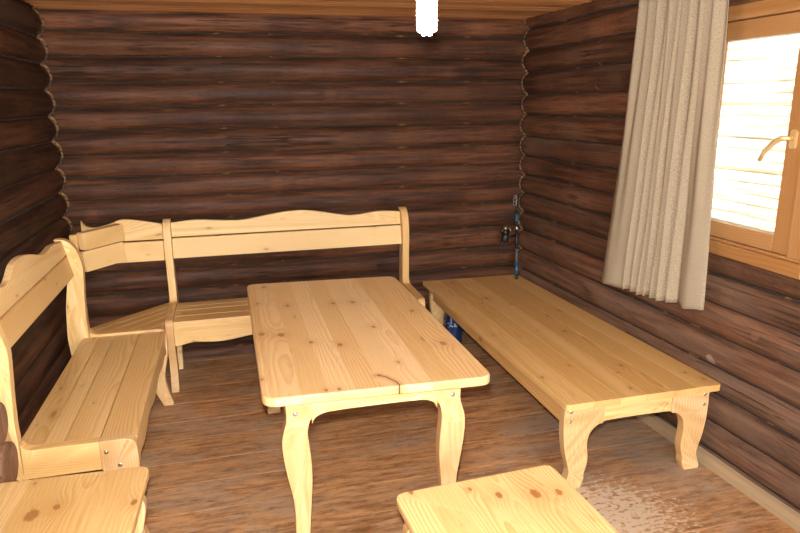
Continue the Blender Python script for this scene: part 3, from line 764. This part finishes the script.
# ------------------------------------------------------------------ curtain and its rod
nu, nv_ = 150, 46
tl, tr = Vector((1.872, 2.806, 2.045)), Vector((1.890, 2.240, 2.045))
bl_, br_ = Vector((1.845, 2.895, .682)), Vector((1.905, 2.212, .722))
vs = []; w = []; fs = []
folds = [.0, .27, .35, .425, .50, .555, .63, .70, .79, 1.0]
for j in range(nv_+1):
    f = j/nv_
    L, Rr = tl.lerp(bl_, f**1.25), tr.lerp(br_, f); L.z = tl.z+(bl_.z-tl.z)*f; Rr.z = tr.z+(br_.z-tr.z)*f
    for i in range(nu+1):
        u = i/nu
        p = L.lerp(Rr, u)
        fi = 0
        while fi < len(folds)-2 and u > folds[fi+1]: fi += 1
        uu = (u-folds[fi])/(folds[fi+1]-folds[fi])
        bul = abs(math.sin(math.pi*uu))**.6
        wide = folds[fi+1]-folds[fi]
        am = (.044+.016*noise.noise(Vector((fi*3.1, f*1.5, 0))))*(1.0 if wide < .15 else .75)
        top = .014*math.sin(u*math.pi*17+.5)*(1-f)**1.3
        am *= (.35+.65*f)
        off = -bul*am+top+.006*noise.noise(Vector((u*6, f*3, 2.0)))
        sw = .010*math.sin(2*math.pi*uu)*f*(1 if wide < .15 else .4)
        hem = (.004*math.sin(u*31)+.006*(bul-.5))*f**8
        vs.append((p.x+off, p.y-sw, p.z-hem)); w.append((u*1.15, f*1.33, 0))
W_ = nu+1
for j in range(nv_):
    for i in range(nu): fs.append((j*W_+i, (j+1)*W_+i, (j+1)*W_+i+1, j*W_+i+1))
m = MB(); m.add(vs, fs, w, 0, 0, True)
cur = m.build('curtain', LINEN); md = cur.modifiers.new('cloth', 'SOLIDIFY'); md.thickness = .0022; md.offset = 0
tag(cur, 'beige linen curtain with soft pleats hanging beside the window', 'curtain')
m = MB(); m.tube([(1.880, 2.10, 2.062), (1.876, 2.90, 2.062)], .009, 12)
rod = thing('curtain_rod', 'wooden curtain rod above the window holding the beige curtain', 'curtain rod', (1.88, 2.5, 2.062))
m.build('pole', WFRAME, rod)
for yy in (2.14, 2.86):
    m = MB(); m.box((1.868, yy-.01, 2.050), (1.990, yy+.01, 2.0525), 0); m.build('bracket', WFRAME, rod)
settle(rod)

# ------------------------------------------------------------------ bare spiral bulb on its cord
BX, BY, BZ = .572, 1.880, 1.781
t = thing('light_bulb', 'glowing white spiral bulb hanging bare from the ceiling', 'light', (BX, BY, BZ))
GLOW = emis('fluorescent tube', (1.0, .97, .92), 165.0)
m = MB()
for ph in (0, math.pi):
    pts = []; n = 130
    for i in range(n+1):
        f = i/n; a_ = ph+f*2*math.pi*4.6; rr = .0235*min(1, .35+f*6) if f < .11 else .0235
        pts.append((BX+rr*math.cos(a_), BY+rr*math.sin(a_), BZ+.007+f*.120))
    m.tube(pts, .0062, 8)
m.build('spiral_tube', GLOW, t)
WHT = plain('white plastic', (.8,.8,.78), .4)
m = MB(); m.tube([(BX, BY, BZ+.126), (BX, BY, BZ+.132), (BX, BY, BZ+.165), (BX, BY, BZ+.185)], [.026, .029, .029, .016], 20); m.build('bulb_base', WHT, t)
m = MB(); m.tube([(BX, BY, BZ+.1855), (BX, BY, BZ+.19), (BX, BY, BZ+.235), (BX, BY, BZ+.245)], [.017, .019, .019, .008], 18); m.build('socket', plain('black bakelite', (.02,.02,.02), .4), t)
m = MB(); m.tube([(BX, BY, BZ+.2455), (BX, BY, 2.1095)], .004, 8); m.build('cord', WHT, t)
settle(t)

# ------------------------------------------------------------------ fishing rod in the corner
P0, P1 = Vector((1.852, 3.962, .4055)), Vector((1.888, 4.082, .985))
t = thing('fishing_rod', 'blue and black fishing rod with reel leaning in the corner on the low bed', 'fishing rod', tuple(P0))
BLK = plain('black grip', (.012,.012,.013), .45); BLU = plain('blue lacquer', (.015,.09,.18), .3); GRY = plain('grey blank', (.09,.08,.08), .3)
SIL = plain('silver fittings', (.5,.48,.44), .3, 1.0); GLD = plain('gold spool', (.30,.21,.07), .45, 1.0)
def rp(f): return P0.lerp(P1, f)
def yf(c): return (480-c)/435.0           # height on the rod from the close-up
def rodseg(name, ca, cb, r, mat):
    m = MB(); a_, b_ = rp(yf(ca)), rp(yf(cb)); e = (b_-a_)*.004
    m.tube([a_+e, a_.lerp(b_, .5), b_-e], [r, r, r], 14); return m.build(name, mat, t)
rodseg('butt_cap', 480, 455, .0105, BLK); rodseg('handle', 455, 398, .0115, BLU); rodseg('handle', 398, 325, .0105, GRY)
rs = rodseg('reel_seat', 325, 232, .0115, BLK); rodseg('reel_seat_ring', 232, 210, .0118, SIL)
rodseg('blank', 210, 190, .0100, BLK); rodseg('blank', 190, 150, .0105, BLU); rodseg('blank', 150, 88, .0090, BLK); rodseg('tip', 88, 50, .0065, GRY)
m = MB()
for c, dr in ((80, .013), (62, .010), (96, .015)):
    q = rp(yf(c)); cc = q+Vector((-.020, -.012, 0)); ring = []
    for k in range(17):
        a_ = 2*math.pi*k/16; ring.append(cc+Vector((math.cos(a_)*dr*.8, 0, math.sin(a_)*dr)))
    m.tube(ring, .0018, 6, cap=False); m.tube([q, cc+Vector((dr*.8, 0, 0))], .0018, 6)
m.build('line_guides', SIL, t)
reel = rp(yf(255)); rc_ = reel+Vector((-.100, -.035, .010))
m = MB(); m.tube([reel+Vector((-.010, -.004, .0)), reel+Vector((-.045, -.016, -.004)), rc_+Vector((.012, .004, -.012))], [.006, .0065, .010], 10)
m.tube([rc_+Vector((0, 0, -.055)), rc_+Vector((0, 0, -.045)), rc_+Vector((0, 0, -.015)), rc_+Vector((0, 0, .012))], [.010, .024, .027, .024], 16)
m.build('reel_body', BLK, t)
m = MB(); m.tube([rc_+Vector((0, 0, .0125)), rc_+Vector((0, 0, .016)), rc_+Vector((0, 0, .03)), rc_+Vector((0, 0, .036))], [.027, .030, .030, .022], 18); m.build('reel_rotor', plain('dark reel metal', (.03,.03,.032), .3, .6), t)
m = MB(); m.tube([rc_+Vector((0, 0, .0365)), rc_+Vector((0, 0, .040)), rc_+Vector((0, 0, .058)), rc_+Vector((0, 0, .062))], [.018, .021, .021, .010], 18); m.build('reel_spool', GLD, t)
m = MB(); m.tube([rc_+Vector((-.022, 0, -.03)), rc_+Vector((-.040, -.008, -.04)), rc_+Vector((-.038, -.02, -.072))], [.005, .0045, .004], 8)
m.tube([rc_+Vector((-.038, -.020, -.072)), rc_+Vector((-.038, -.020, -.078)), rc_+Vector((-.037, -.021, -.094)), rc_+Vector((-.037, -.021, -.100))], [.006, .011, .011, .006], 12); m.build('reel_crank', BLK, t)
m = MB(); pts = [rc_+Vector((.030*math.cos(a_), .030*math.sin(a_)*.4-.022, .028+.030*math.sin(a_))) for a_ in [math.pi*k/12 for k in range(13)]]
m.tube(pts, .0018, 6); m.build('bail_wire', SIL, t)
settle(t)

# ------------------------------------------------------------------ blue bag under the bed
m, nt, out = new_mat('printed blue plastic'); g = G(nt)
oc = g.n('ShaderNodeTexCoord').outputs['Object']; ox, oy, oz = g.sep(oc)[:3]
pn = g.noise(oc, 55.0, 2)
band = g.math('MULTIPLY', g.ss(oz, .145, .150), g.math('SUBTRACT', 1.0, g.ss(oz, .175, .18)))
g.bsdf(out, **{'Base Color': g.mix(g.math('MULTIPLY', g.ss(pn, .54, .60), band), c4(.006, .022, .09), c4(.40, .45, .52)), 'Roughness': .3})
BAG = m
m = MB(); vs = []; w = []; fs = []; nu2, nv2 = 28, 14
for j in range(nv2+1):
    f = j/nv2; z = .26*f
    s = (1-.30*f**2)*(1 if j < nv2 else .35)
    for i in range(nu2):
        a_ = 2*math.pi*i/nu2; ca, sa = math.cos(a_), math.sin(a_)
        q = (abs(ca)**4+abs(sa)**4)**-.25
        k = 1+.10*noise.noise(Vector((ca*2, sa*2, f*4)))
        vs.append((.058*ca*q*s*k, .075*sa*q*s*k, z)); w.append((i/nu2, f, 0))
for j in range(nv2):
    for i in range(nu2): fs.append((j*nu2+i, j*nu2+(i+1) % nu2, (j+1)*nu2+(i+1) % nu2, (j+1)*nu2+i))
fs += [list(range(nu2))[::-1], list(range(nv2*nu2, nv2*nu2+nu2))]
m.add(vs, fs, w, 0, 0, True)
bag = m.build('plastic_bag', BAG); bag.location = (1.365, 3.90, .001)
tag(bag, 'dark blue plastic bag with white print under the rear of the low bed', 'bag')

# ------------------------------------------------------------------ light
w = bpy.data.worlds.new('sky'); sc.world = w; w.use_nodes = True
bg = w.node_tree.nodes['Background']; bg.inputs[0].default_value = (.93, .97, 1.0, 1); bg.inputs[1].default_value = 11.0
def lamp(name, kind, loc, energy, col=(1, 1, 1), **kw):
    d = bpy.data.lights.new(name, kind); d.energy = energy; d.color = col
    for k, v in kw.items(): setattr(d, k, v)
    o = bpy.data.objects.new(name, d); C.objects.link(o); o.location = loc; return o
s = lamp('sun', 'SUN', (0, 0, 6), 4.0, (1, .96, .88), angle=math.radians(.6)); s.rotation_euler = Vector((1, .35, -1.9)).to_track_quat('-Z', 'Y').to_euler()

# camera
yaw, pit, rol, f = .2525, -.2497, -.0104, 646.0
cd = bpy.data.cameras.new('camera'); cd.sensor_width = 36; cd.lens = f/800*36; cd.clip_start = .02
cam = bpy.data.objects.new('camera', cd); C.objects.link(cam)
fw = Vector((math.sin(yaw)*math.cos(pit), math.cos(yaw)*math.cos(pit), math.sin(pit)))
r0 = Vector((math.cos(yaw), -math.sin(yaw), 0)); u0 = r0.cross(fw)
r_ = r0*math.cos(rol)+u0*math.sin(rol); u_ = -r0*math.sin(rol)+u0*math.cos(rol)
M = Matrix((r_, u_, -fw)).transposed().to_4x4(); M.translation = Vector((0, 0, 1.6)); cam.matrix_world = M
sc.camera = cam

# the camera's pop-up flash, just above the lens
fl = lamp('camera_flash', 'SPOT', Vector((0, 0, 1.6))+u_*.085-r_*.012+fw*.01, 265, (1, .965, .93), spot_size=math.radians(100), spot_blend=.6, shadow_soft_size=.018)
fl.rotation_euler = fw.to_track_quat('-Z', 'Y').to_euler()

sc.view_settings.view_transform = 'Standard'; sc.view_settings.look = 'None'
sc.view_settings.gamma = 1.0; sc.view_settings.use_curve_mapping = False
sc.view_settings.exposure = 0.36
sc.cycles.max_bounces = 8; sc.cycles.diffuse_bounces = 5; sc.cycles.transparent_max_bounces = 12
